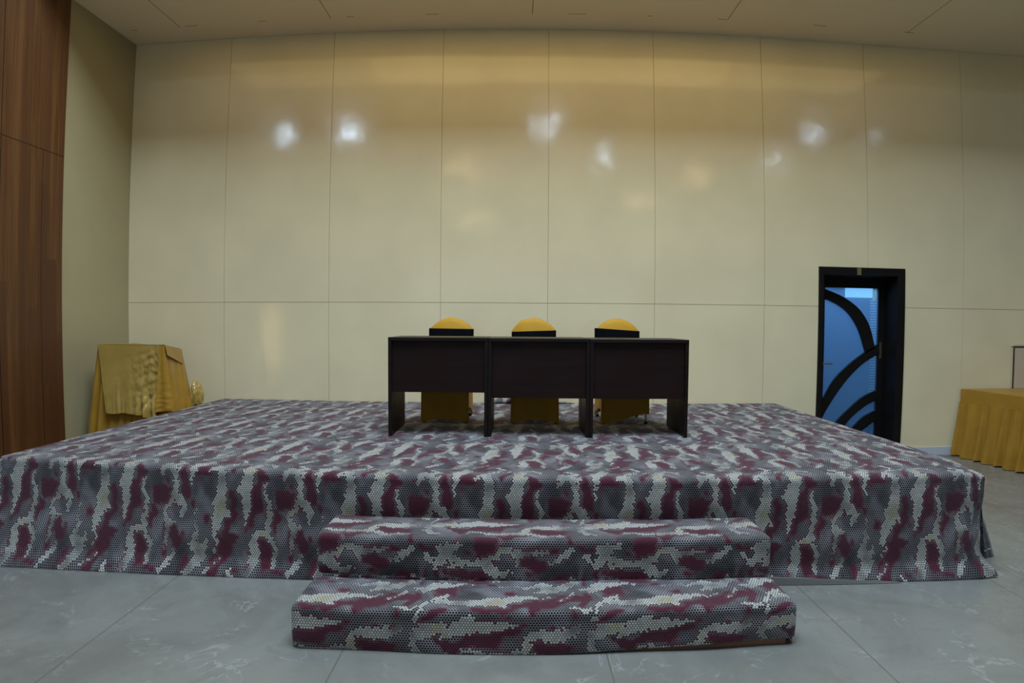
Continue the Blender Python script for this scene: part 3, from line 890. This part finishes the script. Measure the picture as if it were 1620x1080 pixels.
# shiny front drape
bm = bmesh.new()
def fd(u, v):
    xt = -4.295 + (.735) * u
    xb = -4.16 + (.57) * u
    z = 1.275 - (1.275 - .585) * v
    x = xt + (xb - xt) * v
    wr = sstep(.35, .9, u) * (.018 * ns(x * 16 - z * 9, z * 13 + x * 5, 2) + .010 * ns(x * 34, z * 21, 5)) * min(1, v * 4)
    wr += .010 * ns(x * 9, z * 3, 9) * v + .010 * v * sstep(.25, 1, v) * ns(x * 30 + z * 3, z * 2.0, 4)
    wr += .026 * sstep(.55, 1, v) * sstep(.45, .75, u) * math.sin(x * 62 + z * 4)
    z += sstep(.9, 1, v) * (.006 * math.sin(x * 25) - .05 * sstep(.5, 1, u))
    return (x - ox, -.880 - .055 * v + wr - oy - .022 * sstep(.2, 1, v), z)
grid(bm, 90, 90, fd)
link('satin_drape', bm, SATIN, pod, True); pod.children[-1]['label'] = 'shiny crumpled satin front panel'
# top
bm = bmesh.new()
grid(bm, 16, 10, lambda u, v: ((TC[0][0] * (1 - u) + TC[1][0] * u) * (1 - v) + (TC[3][0] * (1 - u) + TC[2][0] * u) * v - ox, (-.882 * (1 - v) + (-.32) * v) - oy,
                              (TC[0][2] * (1 - u) + TC[1][2] * u) * (1 - v) + (TC[3][2] * (1 - u) + TC[2][2] * u) * v + .010))
link('top_cloth', bm, SATIN2, pod, True)
# plain yoke band on the right side and the corner flap
bm = bmesh.new()
def yoke(u, v):
    a, b = Vector(TC[1]), Vector(TC[2]); p = a.lerp(b, u)
    dz = (.10 + .06 * u) * v
    return (p.x + .010 + .022 * v - ox, p.y - oy - .015, p.z + .008 - dz)
grid(bm, 16, 6, yoke)
link('yoke_band', bm, SATIN2, pod, True)
bm = bmesh.new()
def flap(u, v):
    z = 1.272 - (.66 - .02 * u) * v
    w = .05 + .13 * v
    x = -3.575 + w * u - .01 * v
    y = -.892 - .085 * v + .05 * u * v + .006 * ns(x * 12, z * 40) * v + .012 * math.sin(u * 7) * v
    return (x - ox, y - oy, z)
grid(bm, 30, 60, flap)
link('corner_flap', bm, SATIN2, pod, True)
# bunched knot of cloth at the right rear
bm = bmesh.new()
bmesh.ops.create_icosphere(bm, subdivisions=4, radius=1)
for v in bm.verts:
    n = v.co.normalized()
    k = 1 + .35 * ns(n.x * 2.5, n.y * 2.5, n.z * 2.5) + .14 * ns(n.x * 8, n.y * 8, n.z * 3)
    v.co = Vector((n.x * .06 * k, n.y * .09 * k, n.z * .18 * k)) + Vector((-3.535 - ox, -.28 - oy, .67))
link('cloth_bunch', bm, SATIN, pod, True)

# ------------------------------------------------------------------ skirted table at the right
tb = thing('skirted_table', 'table with gold top cloth and pleated ochre skirt right of the black door', 'table', (6.2, -.55, 0))
ox, oy = 6.2, -.55
T4 = [(5.215, -.04), (5.375, -1.30), (7.3, -1.30), (7.3, -.04)]
ZT = .790
bm = bmesh.new()
vs = [bm.verts.new((x - ox, y - oy, ZT)) for x, y in T4]
vb = [bm.verts.new((x - ox, y - oy, ZT - .155)) for x, y in T4]
bm.faces.new(vs[::-1])
for i in range(4): bm.faces.new((vs[i], vs[(i + 1) % 4], vb[(i + 1) % 4], vb[i]))
bmesh.ops.recalc_face_normals(bm, faces=bm.faces[:])
bmesh.ops.bevel(bm, geom=[e for e in bm.edges if not e.is_boundary], offset=.008, segments=2, affect='EDGES')
link('top_cloth', bm, SATIN2, tb)
bm = bmesh.new()
per = []
for i in (0, 1, 2):
    (ax, ay), (bx, by) = T4[i], T4[i + 1]
    L = math.hypot(bx - ax, by - ay); n = int(L / .008)
    for k in range(n): per.append((ax + (bx - ax) * k / n, ay + (by - ay) * k / n, (ay - by) / L * -1, (bx - ax) / L * -1, sum(0 for _ in ()) + i * 3 + L * k / n))
prev = None
for (x, y, nx, ny, s) in per:
    col = []
    nx, ny = (-abs(nx), -.1) if s < 3 else (0, -1) if s < 6 else (1, 0)
    for j in range(9):
        v = j / 8
        ph = s * 44 + 3.4 * ns(s * 5, 3) + .5 * v * ns(s * 9, 7)
        w_ = math.sin(ph)
        w_ = math.copysign(abs(w_) ** .7, w_)
        f = (.006 + .034 * v) * (1.1 + w_) + .045 * v + .006 * ns(s * 40, v * 2) - .002
        col.append(bm.verts.new((x + nx * f - ox, min(y + ny * f, -.02) - oy, (ZT - .150) * (1 - v) + .012 * v + .006 * v * math.sin(ph * .5))))
    if prev:
        for j in range(8):
            q = bm.faces.new((prev[j], prev[j + 1], col[j + 1], col[j])); q.smooth = True
    prev = col
bmesh.ops.recalc_face_normals(bm, faces=bm.faces[:])
link('pleated_skirt', bm, SKIRT, tb)
# cream board standing on the table against the wall
bd = thing('display_board', 'cream framed board standing on the gold table against the wall', 'board', (6.5, -.045, ZT + .002))
bm = bmesh.new(); box(bm, -.575, .575, -.010, .030, 0, .505); link('board_face', bm, m_plain('board_cream', (.58, .50, .38), .3), bd)
bm = bmesh.new(); box(bm, -.584, -.575, -.012, .004, 0, .505); box(bm, .575, .584, -.012, .004, 0, .505); box(bm, -.575, .575, -.014, .004, .487, .505)
link('board_edge', bm, m_plain('board_dark_edge', (.03, .03, .025), .5), bd)
bm = bmesh.new(); box(bm, -.588, .588, -.014, .03, .505, .523); link('top_rail', bm, m_plain('board_rail', (.6, .56, .44), .4), bd)
